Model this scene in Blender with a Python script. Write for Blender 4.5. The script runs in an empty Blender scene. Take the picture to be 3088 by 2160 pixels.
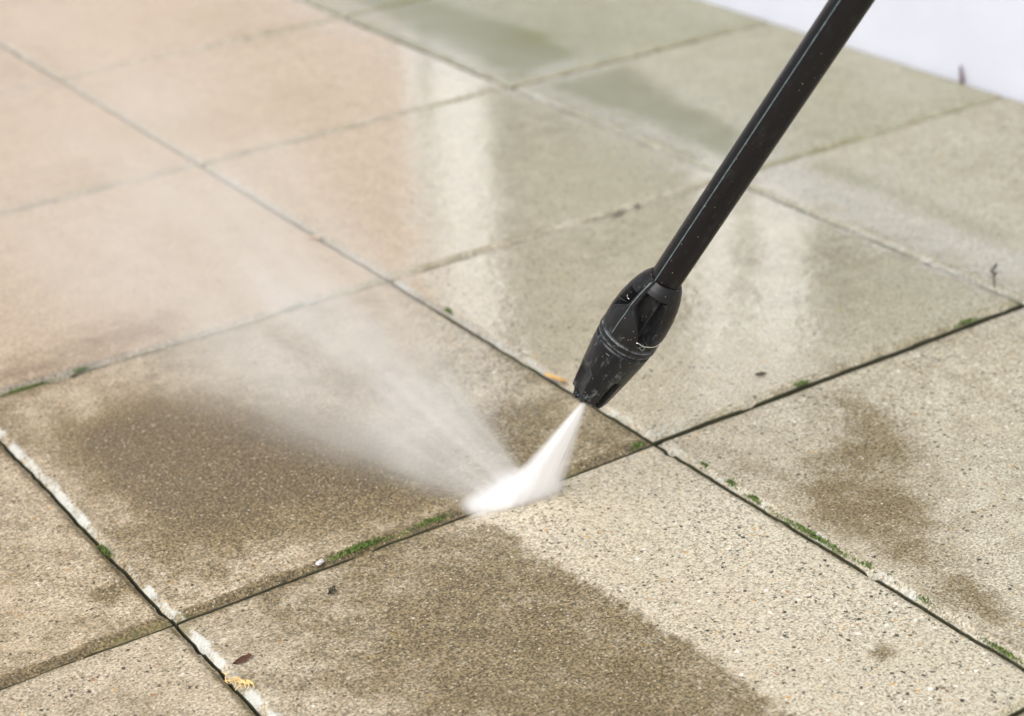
import bpy, bmesh, math, random
import numpy as np
from mathutils import Vector, Matrix

scene = bpy.context.scene
R = math.radians
T = 0.40                      # slab pitch in metres

# ------------------------------------------------------------------ camera
cam_d = bpy.data.cameras.new("camera")
cam = bpy.data.objects.new("camera", cam_d)
scene.collection.objects.link(cam)
scene.camera = cam
CAM = Vector((-0.3827932, -1.03765887, 0.70186789))
c_r = Vector((0.8310838, -0.55417257, -0.04682387))
c_u = Vector((0.27678596, 0.33912339, 0.89910225))
c_f = Vector((0.48237874, 0.76018951, -0.43522714))
cam.matrix_world = Matrix(((c_r.x, c_u.x, -c_f.x, CAM.x), (c_r.y, c_u.y, -c_f.y, CAM.y),
                           (c_r.z, c_u.z, -c_f.z, CAM.z), (0, 0, 0, 1)))
cam_d.sensor_width = 36.0
cam_d.lens = 68.02
cam_d.clip_start = 0.02
cam_d.clip_end = 400
cam_d.dof.use_dof = True
cam_d.dof.focus_distance = 1.27
cam_d.dof.aperture_fstop = 6.3

# ------------------------------------------------------------------ light
SUN_ELEV, SUN_AZ = 48.0, 238.0     # degrees; azimuth clockwise from +y
world = bpy.data.worlds.new("World")
scene.world = world
world.use_nodes = True
wn = world.node_tree
wn.nodes.clear()
w_out = wn.nodes.new('ShaderNodeOutputWorld')
w_bg = wn.nodes.new('ShaderNodeBackground')
w_sky = wn.nodes.new('ShaderNodeTexSky')
w_sky.sky_type = 'NISHITA'
w_sky.sun_disc = False
w_sky.sun_elevation = R(SUN_ELEV)
w_sky.sun_rotation = R(SUN_AZ)
w_sky.dust_density = 4.0
w_sky.ozone_density = 1.0
w_hs = wn.nodes.new('ShaderNodeHueSaturation')
w_hs.inputs['Saturation'].default_value = 0.30   # a bright cloud deck, not blue sky
wn.links.new(w_sky.outputs[0], w_hs.inputs['Color'])
wn.links.new(w_hs.outputs[0], w_bg.inputs[0])
w_bg.inputs[1].default_value = 0.12
wn.links.new(w_bg.outputs[0], w_out.inputs[0])

sun_d = bpy.data.lights.new("sun", 'SUN')
sun = bpy.data.objects.new("sun", sun_d)
scene.collection.objects.link(sun)
sun_d.energy = 1.5
sun_d.angle = R(55)
sun_d.color = (1.0, 0.97, 0.94)
_az, _el = R(SUN_AZ), R(SUN_ELEV)
to_sun = Vector((math.sin(_az) * math.cos(_el), math.cos(_az) * math.cos(_el), math.sin(_el)))
sun.rotation_euler = (-to_sun).to_track_quat('-Z', 'Y').to_euler()

scene.view_settings.view_transform = 'Standard'
scene.view_settings.look = 'None'
scene.view_settings.gamma = 1.0
scene.view_settings.exposure = 0.76
scene.render.engine = 'CYCLES'
scene.cycles.use_denoising = True
scene.cycles.max_bounces = 16
scene.cycles.volume_bounces = 12
scene.cycles.transparent_max_bounces = 16
scene.cycles.use_adaptive_sampling = True

# ------------------------------------------------------------------ helpers
def link(o, parent=None):
    scene.collection.objects.link(o)
    if parent is not None:
        o.parent = parent
    return o

def tag(o, label=None, cat=None, group=None, kind=None):
    if label: o['label'] = label
    if cat: o['category'] = cat
    if group: o['group'] = group
    if kind: o['kind'] = kind
    return o

def empty(name, loc=(0, 0, 0)):
    o = bpy.data.objects.new(name, None)
    o.location = loc
    o.empty_display_size = 0.02
    return link(o)

def mesh_obj(name, verts, faces, mat=None, parent=None, smooth=True, loc=None):
    me = bpy.data.meshes.new(name)
    me.from_pydata([tuple(map(float, v)) for v in verts], [], [tuple(map(int, f)) for f in faces])
    me.update()
    if smooth:
        me.polygons.foreach_set('use_smooth', [True] * len(me.polygons))
    if mat: me.materials.append(mat)
    o = bpy.data.objects.new(name, me)
    if loc is not None: o.location = loc
    return link(o, parent)

class MB:
    """collects simple shapes and links them as one mesh"""
    def __init__(s): s.v, s.f = [], []
    def add(s, v, f):
        n = len(s.v); s.v += [tuple(p) for p in v]; s.f += [tuple(i + n for i in q) for q in f]
    def box(s, x0, x1, y0, y1, z0, z1):
        s.add([(x0,y0,z0),(x1,y0,z0),(x1,y1,z0),(x0,y1,z0),(x0,y0,z1),(x1,y0,z1),(x1,y1,z1),(x0,y1,z1)],
              [(0,3,2,1),(4,5,6,7),(0,1,5,4),(1,2,6,5),(2,3,7,6),(3,0,4,7)])
    def tube(s, pts, radii, n=10, cap=True):
        pts = [Vector(p) for p in pts]
        rings = []
        up = Vector((0.31, 0.22, 0.93))
        for i, p in enumerate(pts):
            d = (pts[min(i + 1, len(pts) - 1)] - pts[max(i - 1, 0)]).normalized()
            a = d.cross(up)
            if a.length < 1e-3: a = d.cross(Vector((1, 0, 0)))
            a.normalize(); b = d.cross(a)
            r = radii[i] if hasattr(radii, '__len__') else radii
            rings.append([p + (a * math.cos(t) + b * math.sin(t)) * r for t in [2 * math.pi * k / n for k in range(n)]])
        v = [q for ring in rings for q in ring]
        f = []
        for i in range(len(pts) - 1):
            for k in range(n):
                k2 = (k + 1) % n
                f.append((i * n + k, i * n + k2, (i + 1) * n + k2, (i + 1) * n + k))
        if cap:
            f.append(tuple(range(n - 1, -1, -1)))
            f.append(tuple((len(pts) - 1) * n + k for k in range(n)))
        s.add(v, f)
    def build(s, name, mat, parent=None, smooth=True, loc=None):
        return mesh_obj(name, s.v, s.f, mat, parent, smooth, loc)

# numpy value noise ----------------------------------------------------
def _hash(ix, iy, seed):
    h = (ix.astype(np.int64) * 374761393 + iy.astype(np.int64) * 668265263 + seed * 1274126177) & 0x7fffffff
    h = ((h ^ (h >> 13)) * 1103515245) & 0x7fffffff
    h = (h ^ (h >> 16)) & 0xffffff
    return h / float(0xffffff)
def vnoise(x, y, seed=0):
    x = np.asarray(x, float); y = np.asarray(y, float)
    ix = np.floor(x); iy = np.floor(y)
    fx = x - ix; fy = y - iy
    fx = fx * fx * (3 - 2 * fx); fy = fy * fy * (3 - 2 * fy)
    a = _hash(ix, iy, seed); b = _hash(ix + 1, iy, seed); c = _hash(ix, iy + 1, seed); d = _hash(ix + 1, iy + 1, seed)
    return (a * (1 - fx) + b * fx) * (1 - fy) + (c * (1 - fx) + d * fx) * fy
def fbm(x, y, seed=0, oct=4):
    s = 0; a = 0.5; t = 0
    for i in range(oct):
        s = s + a * vnoise(x * 2 ** i, y * 2 ** i, seed + i * 17); t += a; a *= 0.55
    return s / t
def sstep(a, b, x):
    t = np.clip((x - a) / (b - a), 0, 1)
    return t * t * (3 - 2 * t)
def poly_sd(x, y, poly):
    """signed distance to a polygon, positive inside"""
    P = np.array(poly, float)
    d = np.full(x.shape, 1e9); inside = np.zeros(x.shape, bool)
    n = len(P)
    for i in range(n):
        a, b = P[i], P[(i + 1) % n]
        ex, ey = b - a
        wx, wy = x - a[0], y - a[1]
        t = np.clip((wx * ex + wy * ey) / (ex * ex + ey * ey + 1e-12), 0, 1)
        d = np.minimum(d, np.hypot(wx - t * ex, wy - t * ey))
        cond = ((a[1] <= y) & (b[1] > y)) | ((b[1] <= y) & (a[1] > y))
        with np.errstate(divide='ignore', invalid='ignore'):
            xi = a[0] + (y - a[1]) / (b[1] - a[1] if b[1] != a[1] else 1e-12) * ex
        inside ^= cond & (x < xi)
    return np.where(inside, d, -d)

# ------------------------------------------------------------------ node helper
class N:
    def __init__(s, mat):
        mat.use_nodes = True
        s.t = mat.node_tree; s.t.nodes.clear()
        s.out = s.t.nodes.new('ShaderNodeOutputMaterial')
    def n(s, typ, **kw):
        nd = s.t.nodes.new(typ)
        for k, v in kw.items(): setattr(nd, k, v)
        return nd
    def set(s, sock, v):
        if isinstance(v, bpy.types.NodeSocket): s.t.links.new(v, sock)
        elif v is not None: sock.default_value = v
    def math(s, op, a, b=None, c=None, clamp=False):
        m = s.n('ShaderNodeMath', operation=op); m.use_clamp = clamp
        s.set(m.inputs[0], a)
        if b is not None: s.set(m.inputs[1], b)
        if c is not None: s.set(m.inputs[2], c)
        return m.outputs[0]
    def vmath(s, op, a, b=None):
        m = s.n('ShaderNodeVectorMath', operation=op)
        s.set(m.inputs[0], a)
        if b is not None:
            s.set(m.inputs['Scale'] if op == 'SCALE' else m.inputs[1], b)
        return m.outputs[0]
    def mix(s, f, a, b, mode='MIX'):
        m = s.n('ShaderNodeMix', data_type='RGBA', blend_type=mode)
        s.set(m.inputs[0], f)
        s.set(m.inputs[6], a if isinstance(a, bpy.types.NodeSocket) else (*a, 1)); s.set(m.inputs[7], b if isinstance(b, bpy.types.NodeSocket) else (*b, 1))
        return m.outputs[2]
    def fmix(s, f, a, b):
        m = s.n('ShaderNodeMix', data_type='FLOAT')
        s.set(m.inputs[0], f); s.set(m.inputs[2], a); s.set(m.inputs[3], b)
        return m.outputs[0]
    def step(s, v, a, b, lo=0.0, hi=1.0):
        m = s.n('ShaderNodeMapRange', interpolation_type='SMOOTHSTEP')
        s.set(m.inputs[0], v); s.set(m.inputs[1], a); s.set(m.inputs[2], b); s.set(m.inputs[3], lo); s.set(m.inputs[4], hi)
        return m.outputs[0]
    def noise(s, vec, scale, detail=2.0, rough=0.5, out=0):
        m = s.n('ShaderNodeTexNoise')
        s.set(m.inputs['Vector'], vec); m.inputs['Scale'].default_value = scale
        m.inputs['Detail'].default_value = detail; m.inputs['Roughness'].default_value = rough
        return m.outputs[out]
    def voro(s, vec, scale, feature='F1', metric='EUCLIDEAN', rnd=1.0):
        m = s.n('ShaderNodeTexVoronoi', feature=feature, distance=metric)
        s.set(m.inputs['Vector'], vec); m.inputs['Scale'].default_value = scale
        m.inputs['Randomness'].default_value = rnd
        return m
    def attr(s, name):
        return s.n('ShaderNodeAttribute', attribute_name=name).outputs['Fac']
    def ramp(s, v, stops, interp='LINEAR'):
        m = s.n('ShaderNodeValToRGB'); s.set(m.inputs[0], v)
        r = m.color_ramp; r.interpolation = interp
        while len(r.elements) > 1: r.elements.remove(r.elements[-1])
        for i, (p, c) in enumerate(stops):
            e = r.elements[0] if i == 0 else r.elements.new(p)
            e.position = p; e.color = (*c, 1)
        return m.outputs[0]
    def sep(s, c):
        m = s.n('ShaderNodeSeparateXYZ'); s.set(m.inputs[0], c); return m.outputs
    def comb(s, x, y, z):
        m = s.n('ShaderNodeCombineXYZ'); s.set(m.inputs[0], x); s.set(m.inputs[1], y); s.set(m.inputs[2], z); return m.outputs[0]
    def bump(s, h, dist, strength=1.0, normal=None):
        b = s.n('ShaderNodeBump'); s.set(b.inputs['Height'], h)
        s.set(b.inputs['Distance'], dist); s.set(b.inputs['Strength'], strength)
        if normal is not None: s.set(b.inputs['Normal'], normal)
        return b.outputs[0]
    def principled(s, **kw):
        p = s.n('ShaderNodeBsdfPrincipled')
        for k, v in kw.items():
            s.set(p.inputs[k.replace('_', ' ')], (*v, 1) if isinstance(v, tuple) and len(v) == 3 and 'Color' in k.replace('_', ' ') else v)
        s.t.links.new(p.outputs[0], s.out.inputs[0])
        return p

def simple_mat(name, col, rough=0.6, var=0.25, scale=40, bump=0.0, **kw):
    m = bpy.data.materials.new(name); b = N(m)
    tc = b.n('ShaderNodeTexCoord').outputs['Object']
    nz = b.noise(tc, scale, 4, 0.6)
    dark = tuple(c * (1 - var) for c in col); lite = tuple(min(1, c * (1 + var)) for c in col)
    colr = b.mix(b.step(nz, 0.3, 0.7), dark, lite)
    args = dict(Base_Color=colr, Roughness=rough)
    if bump: args['Normal'] = b.bump(nz, bump)
    args.update(kw)
    b.principled(**args)
    return m

# ------------------------------------------------------------------ concrete
def slab_material():
    m = bpy.data.materials.new("exposed_aggregate_concrete"); b = N(m)
    pos = b.n('ShaderNodeNewGeometry').outputs['Position']
    dirt_a, algae_a, lime_a, wet_a, warm_a = (b.attr(k) for k in ('dirt', 'algae', 'lime', 'wet', 'warm'))
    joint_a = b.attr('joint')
    n_big = b.noise(pos, 9, 4, 0.55)
    n_mid = b.noise(pos, 45, 4, 0.6)
    n_fine = b.noise(pos, 230, 3, 0.6)
    n_grain = b.noise(pos, 520, 3, 0.65)
    # cement paste with sand grain
    base = b.mix(b.step(n_grain, 0.36, 0.64), (0.178, 0.158, 0.117), (0.565, 0.530, 0.428))
    base = b.mix(b.math('MULTIPLY', b.step(n_fine, 0.40, 0.66), 0.45), base, (0.545, 0.518, 0.430))
    base = b.mix(b.math('MULTIPLY', b.step(n_big, 0.35, 0.7), 0.35), base, (0.40, 0.365, 0.275))
    warp = b.vmath('ADD', pos, b.vmath('SCALE', b.vmath('SUBTRACT', b.noise(pos, 420, 2, 0.5, 1), (0.5, 0.5, 0.5)), 0.0034))
    def chips(scale, dens, rmin, rmax, stops, fac, under):
        v = b.voro(warp, scale, 'F1', 'MANHATTAN' if scale < 500 else 'EUCLIDEAN')
        rgb = b.sep(v.outputs['Color'])
        pick = b.math('LESS_THAN', rgb[0], dens)
        rad = b.math('ADD', rmin, b.math('MULTIPLY', b.math('POWER', rgb[2], 2.0), rmax - rmin))
        shape = b.step(v.outputs['Distance'], rad, b.math('MULTIPLY', rad, 0.80))
        msk = b.math('MULTIPLY', b.math('MULTIPLY', pick, shape), fac)
        return b.mix(msk, under, b.ramp(rgb[1], stops, 'CONSTANT')), msk
    small = [(0, (0.050, 0.046, 0.038)), (0.26, (0.17, 0.125, 0.075)), (0.42, (0.62, 0.58, 0.50)), (0.68, (0.50, 0.36, 0.17)),
             (0.76, (0.20, 0.19, 0.15)), (0.88, (0.56, 0.45, 0.33))]
    large = [(0, (0.030, 0.031, 0.028)), (0.38, (0.070, 0.062, 0.045)), (0.58, (0.16, 0.11, 0.06)), (0.66, (0.50, 0.29, 0.075)),
             (0.74, (0.70, 0.68, 0.62)), (0.86, (0.10, 0.11, 0.095)), (0.96, (0.34, 0.17, 0.09))]
    c1, m1 = chips(520, 0.50, 0.22, 0.52, small, 0.75, base)
    c2, m2 = chips(360, 0.46, 0.20, 0.62, small, 0.85, c1)
    c3, m3 = chips(285, 0.30, 0.13, 0.66, large, 0.97, c2)
    # white film left on the washed stone hides part of the grain
    film = b.math('MULTIPLY', b.step(n_mid, 0.52, 0.72), 0.22)
    washed = b.mix(film, c3, (0.61, 0.58, 0.50))
    washed = b.mix(b.math('MULTIPLY', b.math('MAXIMUM', warm_a, 0.0), 0.70), washed, b.mix(1.0, washed, (1.08, 0.92, 0.79), 'MULTIPLY'))
    washed = b.mix(b.math('MULTIPLY', b.math('MAXIMUM', b.math('MULTIPLY', warm_a, -1.0), 0.0), 1.0), washed, b.mix(1.0, washed, (0.57, 0.63, 0.52), 'MULTIPLY'))
    # dirt: brown grime in the pores, pale grains still show through
    d0 = b.math('ADD', dirt_a, b.math('MULTIPLY', b.math('SUBTRACT', n_mid, 0.5), b.math('MULTIPLY', b.step(dirt_a, 0.0, 0.25), 1.2)))
    d1 = b.math('ADD', d0, b.math('MULTIPLY', b.math('SUBTRACT', n_fine, 0.5), b.math('MULTIPLY', b.step(dirt_a, 0.0, 0.25), 1.25)))
    d2 = b.math('ADD', d1, b.math('MULTIPLY', b.math('SUBTRACT', b.noise(pos, 21, 4, 0.65), 0.5), b.math('MULTIPLY', b.step(dirt_a, 0.1, 0.5), 1.0)))
    dfac = b.step(d2, 0.0, 1.0)
    grime_c = b.mix(b.step(n_grain, 0.36, 0.66), (0.036, 0.026, 0.009), (0.235, 0.175, 0.080))
    pale = b.voro(warp, 400)
    prgb = b.sep(pale.outputs['Color'])
    pmask = b.math('MULTIPLY', b.math('LESS_THAN', prgb[0], 0.40), b.step(pale.outputs['Distance'], b.math('ADD', 0.16, b.math('MULTIPLY', prgb[2], 0.30)), 0.10))
    grime_c = b.mix(b.math('MULTIPLY', b.step(d2, 0.75, 1.75), 0.85), grime_c, b.mix(1.0, grime_c, (0.52, 0.49, 0.46), 'MULTIPLY'))
    grime_c = b.mix(b.math('MULTIPLY', pmask, 0.72), grime_c, b.ramp(prgb[1], [(0, (0.58, 0.51, 0.38)), (0.6, (0.40, 0.31, 0.17)), (0.85, (0.75, 0.72, 0.64))], 'CONSTANT'))
    col = b.mix(b.math('MULTIPLY', dfac, 0.88), washed, grime_c)
    # algae
    af = b.step(b.math('ADD', algae_a, b.math('MULTIPLY', b.math('SUBTRACT', n_fine, 0.5), b.math('MULTIPLY', b.step(algae_a, 0.0, 0.3), 0.9))), 0.12, 0.95)
    col = b.mix(b.math('MULTIPLY', af, 0.85), col, b.mix(n_fine, (0.058, 0.062, 0.012), (0.165, 0.165, 0.050)))
    # lime bloom on the arrises
    lf = b.step(b.math('ADD', lime_a, b.math('MULTIPLY', b.math('SUBTRACT', n_fine, 0.5), b.math('MULTIPLY', b.step(lime_a, 0.0, 0.3), 1.9))), 0.30, 1.0)
    col = b.mix(b.math('MULTIPLY', lf, 0.9), col, b.mix(n_grain, (0.30, 0.31, 0.27), (0.66, 0.66, 0.62)))
    # black soil stuck to the sides of the joint
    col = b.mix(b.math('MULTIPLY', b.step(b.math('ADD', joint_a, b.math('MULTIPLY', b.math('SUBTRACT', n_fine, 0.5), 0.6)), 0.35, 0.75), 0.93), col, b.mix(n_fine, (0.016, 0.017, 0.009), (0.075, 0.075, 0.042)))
    # moisture darkens a little and puts a film of water on top
    wetn = b.math('MULTIPLY', wet_a, b.step(n_mid, 0.15, 0.50, 0.80, 1.0), clamp=True)
    col = b.mix(b.math('MULTIPLY', wetn, 0.30), col, b.mix(1.0, col, (0.62, 0.60, 0.56), 'MULTIPLY'))
    h = b.math('ADD', b.math('MULTIPLY', n_grain, 0.6), b.math('ADD', n_fine, b.math('MULTIPLY', m3, 0.25)))
    nrm = b.bump(h, 0.0007, b.fmix(wetn, 0.75, 0.35))
    cn = b.bump(b.math('ADD', b.math('MULTIPLY', b.noise(pos, 75, 3, 0.6), 1.0), b.math('MULTIPLY', n_fine, 0.20)), 0.0016, 0.30)
    b.principled(Base_Color=col, Roughness=b.fmix(wetn, 0.82, 0.55), Normal=nrm, Specular_IOR_Level=0.35,
                 Coat_Weight=wetn, Coat_Roughness=b.math('ADD', 0.03, b.math('MULTIPLY', n_mid, 0.08)), Coat_IOR=2.7, Coat_Normal=cn)
    return m
M_SLAB = slab_material()

DIRT = [  # (outline in slab units, strength, inner softness, outer softness)
 ('dark', [(0.13,0.785),(0.33,0.8),(0.52,0.618),(0.60,0.419),(0.64,0.141),(0.60,0.02),(0.455,0.035),(0.299,0.09),(0.12,0.10),(0.04,0.2),(0.047,0.407),(0.059,0.677)], 0.80, 0.14, 0.06),
 ('dark_core', [(0.12,0.74),(0.30,0.76),(0.46,0.58),(0.50,0.36),(0.36,0.20),(0.20,0.24),(0.12,0.40),(0.09,0.62)], 0.65, 0.10, 0.05),
 ('right', [(1.363,-0.036),(1.444,-0.051),(1.426,-0.256),(1.301,-0.442),(1.243,-0.575),(1.169,-0.574),(1.124,-0.77),(1.032,-0.923),(1.021,-0.821),(1.03,-0.557),(1.03,-0.33),(1.167,-0.227),(1.242,-0.222)], 0.55, 0.09, 0.04),
 ('left_low', [(0.06,1.111),(0.341,1.181),(0.548,1.163),(0.51,1.012),(0.262,0.989),(0.03,1.008)], 0.55, 0.10, 0.08),
 ('bug', [(-0.08,0.17),(-0.03,0.18),(-0.02,0.13),(-0.06,0.12)], 0.6, 0.03, 0.02),
 ('spot', [(0.862,-0.792),(0.875,-0.77),(0.865,-0.755),(0.838,-0.763),(0.835,-0.792)], 0.75, 0.012, 0.014),
 ('tip', [(0.70,0.02),(0.97,0.02),(0.97,0.30),(0.86,0.33),(0.72,0.22)], 0.40, 0.08, 0.05),
]
GREEN = [
 ([(2.105,3.4),(2.33,3.3),(2.36,2.793),(2.40,2.40),(2.36,2.09),(2.058,2.023),(2.034,2.281),(2.071,2.76)], 0.95, 0.10, 0.05),
 ([(2.075,1.96),(2.42,1.95),(2.30,1.555),(2.28,1.25),(2.07,1.05),(2.092,1.459),(2.07,1.789)], 0.9, 0.08, 0.05),
 ([(2.165,0.97),(2.29,0.956),(2.307,0.726),(2.311,0.258),(2.156,0.114),(2.16,0.572),(2.181,0.834)], 0.6, 0.10, 0.06),
]
def region(X, Y, poly, k_in, k_out, seed):
    jx = (fbm(X * 14, Y * 14, seed) - 0.5) * 0.05 + (fbm(X * 60, Y * 60, seed + 3, 3) - 0.5) * 0.022
    return sstep(-k_out, k_in, poly_sd(X, Y, poly) + jx * (0.55 + 8 * min(k_out, 0.05)))

def slab_fields(x, y, edge, side, a, b):
    """x, y world metres; edge = distance to the arris; side = (left, right, near, far) distances"""
    X, Y = x / T, y / T
    low = fbm(X * 4, Y * 4, 5)
    dirt = 0.07 + 0.16 * sstep(0.5, 0.75, fbm(X * 2.3 + 9, Y * 2.3, 21))
    base = {(0, 0): 0.40, (-1, 0): 0.34, (-1, -1): 0.24, (0, 1): 0.12, (1, 0): 0.14, (1, -1): 0.20, (0, -1): 0.05}.get((a, b), 0.12)
    dirt = dirt + base * (0.6 + 0.8 * low)
    if (a, b) == (0, -1):          # the freshly washed lane
        lane = sstep(-0.01, 0.012, poly_sd(X, Y, [(0.565,-0.02),(0.594,-0.094),(0.599,-0.211),(0.613,-0.399),(0.633,-0.585),(0.642,-0.9),(0.8,-1.1),(1.1,-1.1),(1.1,0.1),(0.6,0.1)]) + (fbm(X * 70, Y * 70, 37, 3) - 0.5) * 0.035)
        dirt = dirt * (1 - 0.9 * lane)
        blob = sstep(-0.16, 0.16, poly_sd(X, Y, [(0.62, -0.05), (0.66, -0.9), (0.30, -0.95), (0.20, -0.50), (0.26, -0.25), (0.42, -0.10)]) + 0.22 * (fbm(X * 6, Y * 6, 33) - 0.5))
        left = sstep(0.0, 0.22, X + 0.2 * (fbm(X * 8, Y * 8, 35) - 0.5))
        dirt = dirt + (1 - lane) * (0.26 + 0.22 * left + 0.26 * blob)
    for i, (nm, poly, s, ki, ko) in enumerate(DIRT):
        dirt = dirt + s * region(X, Y, poly, ki, ko, 40 + i * 3) * (0.75 + 0.5 * low)
    algae = np.zeros_like(x)
    for i, (poly, s, ki, ko) in enumerate(GREEN):
        algae = np.maximum(algae, s * region(X, Y, poly, ki, ko, 90 + i * 3) * (0.7 + 0.6 * fbm(X * 9, Y * 9, 77)))
    L, Rr, Nn, Fr = side
    ev = fbm(X * 16, Y * 16, 61, 3)
    # grime on the arris facing the viewer, lime on the arris facing left
    dirt = dirt + 0.75 * sstep(0.0105, 0.003, Nn + (ev - 0.5) * 0.010) * (0.35 + 1.6 * (ev - 0.2)) * (1.7 if b == 0 and a < 1 else 0.45 if b < 1 else 0.25)
    dirt = dirt + (0.9 if b < 1 and a < 1 else 0.45) * sstep(0.012, 0.0, np.minimum(Rr, Fr) + 0.006 * (ev - 0.5)) * ev
    lime_k = {(0, -1): 1.15, (0, 0): 0.85, (1, -1): 0.60, (1, 0): 0.62, (2, 0): 0.5, (2, 1): 0.5, (2, 2): 0.5, (1, 1): 0.2, (2, 3): 0.45}.get((a, b), 0.12)
    lime = lime_k * sstep(0.0085, 0.0035, L + (ev - 0.5) * 0.009) * (-0.25 + 1.9 * fbm(X * 9, Y * 26, 63, 3))
    if (a, b) == (1, 0):
        lime = np.maximum(lime, 0.62 * sstep(0.018, 0.010, Nn + (ev - 0.5) * 0.006) * sstep(0.10, 0.0, L))
    algae = np.maximum(algae, 0.42 * sstep(0.006, 0.001, edge + 0.006 * (ev - 0.5)) * sstep(0.42, 0.66, fbm(X * 10, Y * 10, 71, 3)))
    if b >= 2 or a >= 2:
        algae = np.maximum(algae, (0.07 if b >= 1 else 0.03) + 0.25 * sstep(0.35, 0.8, fbm(X * 3, Y * 3, 73)))
    # water film: the far slabs stand wet, the front ones are only damp
    wet = sstep(-0.25, 0.30, Y + 0.25 * X - 0.40 + 0.35 * (fbm(X * 2.5, Y * 2.5, 81) - 0.5))
    dry = sstep(2.05, 2.5, X + 0.3 * (fbm(X * 3, Y * 3, 83) - 0.5))
    wet = np.clip(wet * (1 - 0.75 * dry), 0.06, 1)
    wet = np.where(algae > 0.3, wet * 0.8, wet)
    if (a, b) in ((0, 0), (-1, 0)): wet = wet * (0.22 + 0.5 * sstep(0.62, 0.95, X))
    warm = np.clip(sstep(1.5, 0.2, X - 0.16 * Y + 0.25 * (low - 0.5)), 0, 1)
    warm = warm * {(0, -1): 0.60, (-1, -1): 0.75, (0, 0): 0.85}.get((a, b), 1.0)
    if a == 2: warm = np.full_like(x, {0: -0.35, 1: -0.6, 2: -0.85, 3: -0.9}.get(b, -0.6)) * (0.7 + 0.6 * low)
    elif a == 1 and b in (0, 1): warm = warm * 0.8 - 0.25 * sstep(1.3, 1.9, X)
    return dirt, algae, lime, wet, warm

rng = random.Random(7)
def axis_coords(n_mid=92):
    e = np.array([0, 0.4, 0.9, 1.5, 2.2, 3, 4, 5, 6.2, 7.5, 9, 11, 13.5]) / 1000
    h = T / 2
    return e, n_mid
GAPS = {}
def build_slab(a, b, label, n_mid=92, as_arrays=False):
    e, _ = axis_coords()
    gl, gr, gn, gf = 0.0014, 0.0014, 0.0014, 0.0014
    if (a, b) == (1, 0): gn = 0.0036
    if (a, b) == (1, -1): gf = 0.0026
    if (a, b) == (0, -1): gf = 0.0016
    if b >= 1: gn = gf = 0.0024 if a < 2 else 0.0034
    if a >= 2: gl = 0.0026
    x0, x1 = a * T + gl, (a + 1) * T - gr
    y0, y1 = b * T + gn, (b + 1) * T - gf
    if a == 2: x1 = 3 * T - 0.002
    def ax(lo, hi):
        mid = np.linspace(lo + e[-1], hi - e[-1], n_mid + 2)[1:-1]
        return np.concatenate([lo + e, mid, (hi - e)[::-1]])
    xs, ys = ax(x0, x1), ax(y0, y1)
    X, Y = np.meshgrid(xs, ys, indexing='ij')
    nx, ny = X.shape
    side = (X - x0, x1 - X, Y - y0, y1 - Y)
    edge = np.minimum.reduce(side)
    # ragged arris
    rag = (fbm(X * 90, Y * 90, 11, 3) - 0.5)
    cw = 0.0056 + 0.0034 * (fbm(X * 30, Y * 30, 13, 3) - 0.5)
    drop = 0.0034 * (1 - sstep(0, 1, edge / cw)) ** 1.2
    chip = sstep(0.70, 0.80, fbm(X * 55 + 3, Y * 55, 15, 3)) * sstep(0.010, 0.002, edge) * 0.003
    Z = -drop - chip + 0.0006 * (fbm(X * 25, Y * 25, 17, 3) - 0.5) + rag * 0.0008 * sstep(0.012, 0.0, edge)
    tx, ty, hz = rng.uniform(-1, 1) * 0.0022, rng.uniform(-1, 1) * 0.0022, rng.uniform(-0.0005, 0.0005)
    cx, cy = (a + .5) * T, (b + .5) * T
    Z = Z + hz + tx * (X - cx) + ty * (Y - cy)
    w = sstep(0.004, 0.0, edge)
    jx = (fbm(X * 60, Y * 60, 19, 4) - 0.5) * 0.0030 * w
    jy = (fbm(X * 60 + 7, Y * 60, 23, 4) - 0.5) * 0.0030 * w
    dirt, algae, lime, wet, warm = slab_fields(X, Y, edge, side, a, b)
    PX, PY = X + jx, Y + jy
    V = np.stack([PX - cx, PY - cy, Z], -1).reshape(-1, 3)
    idx = np.arange(nx * ny).reshape(nx, ny)
    F = np.stack([idx[:-1, :-1], idx[1:, :-1], idx[1:, 1:], idx[:-1, 1:]], -1).reshape(-1, 4)
    loop = np.concatenate([idx[:-1, 0], idx[-1, :-1], idx[:0:-1, -1], idx[0, :0:-1]])
    nb = len(loop); base = len(V)
    low1 = V[loop].copy(); low1[:, 2] -= 0.0016
    low2 = V[loop].copy(); low2[:, 2] = -0.042
    V = np.concatenate([V, low1, low2])
    i0 = np.arange(nb); i1 = (i0 + 1) % nb
    F1 = np.stack([loop[i0], base + i0, base + i1, loop[i1]], -1)
    F2 = np.stack([base + i0, base + nb + i0, base + nb + i1, base + i1], -1)
    F = np.concatenate([F, F1, F2])
    def ext(f, lowv=None):
        f = f.reshape(-1)
        lo = f[loop] if lowv is None else np.full(nb, lowv)
        return np.concatenate([f, lo, lo]).astype(np.float32)
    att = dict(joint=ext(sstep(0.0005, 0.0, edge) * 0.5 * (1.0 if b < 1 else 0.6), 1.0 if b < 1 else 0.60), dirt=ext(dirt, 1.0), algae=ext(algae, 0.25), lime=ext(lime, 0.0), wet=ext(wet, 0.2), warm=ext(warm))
    if as_arrays: return V + np.array([cx, cy, 0]), F, att
    me = bpy.data.meshes.new("paving_slab")
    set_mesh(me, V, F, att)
    o = bpy.data.objects.new("paving_slab", me)
    o.location = (cx, cy, 0)
    link(o)
    return tag(o, label, "paving slab", "concrete paving slabs of the patio")
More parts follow.
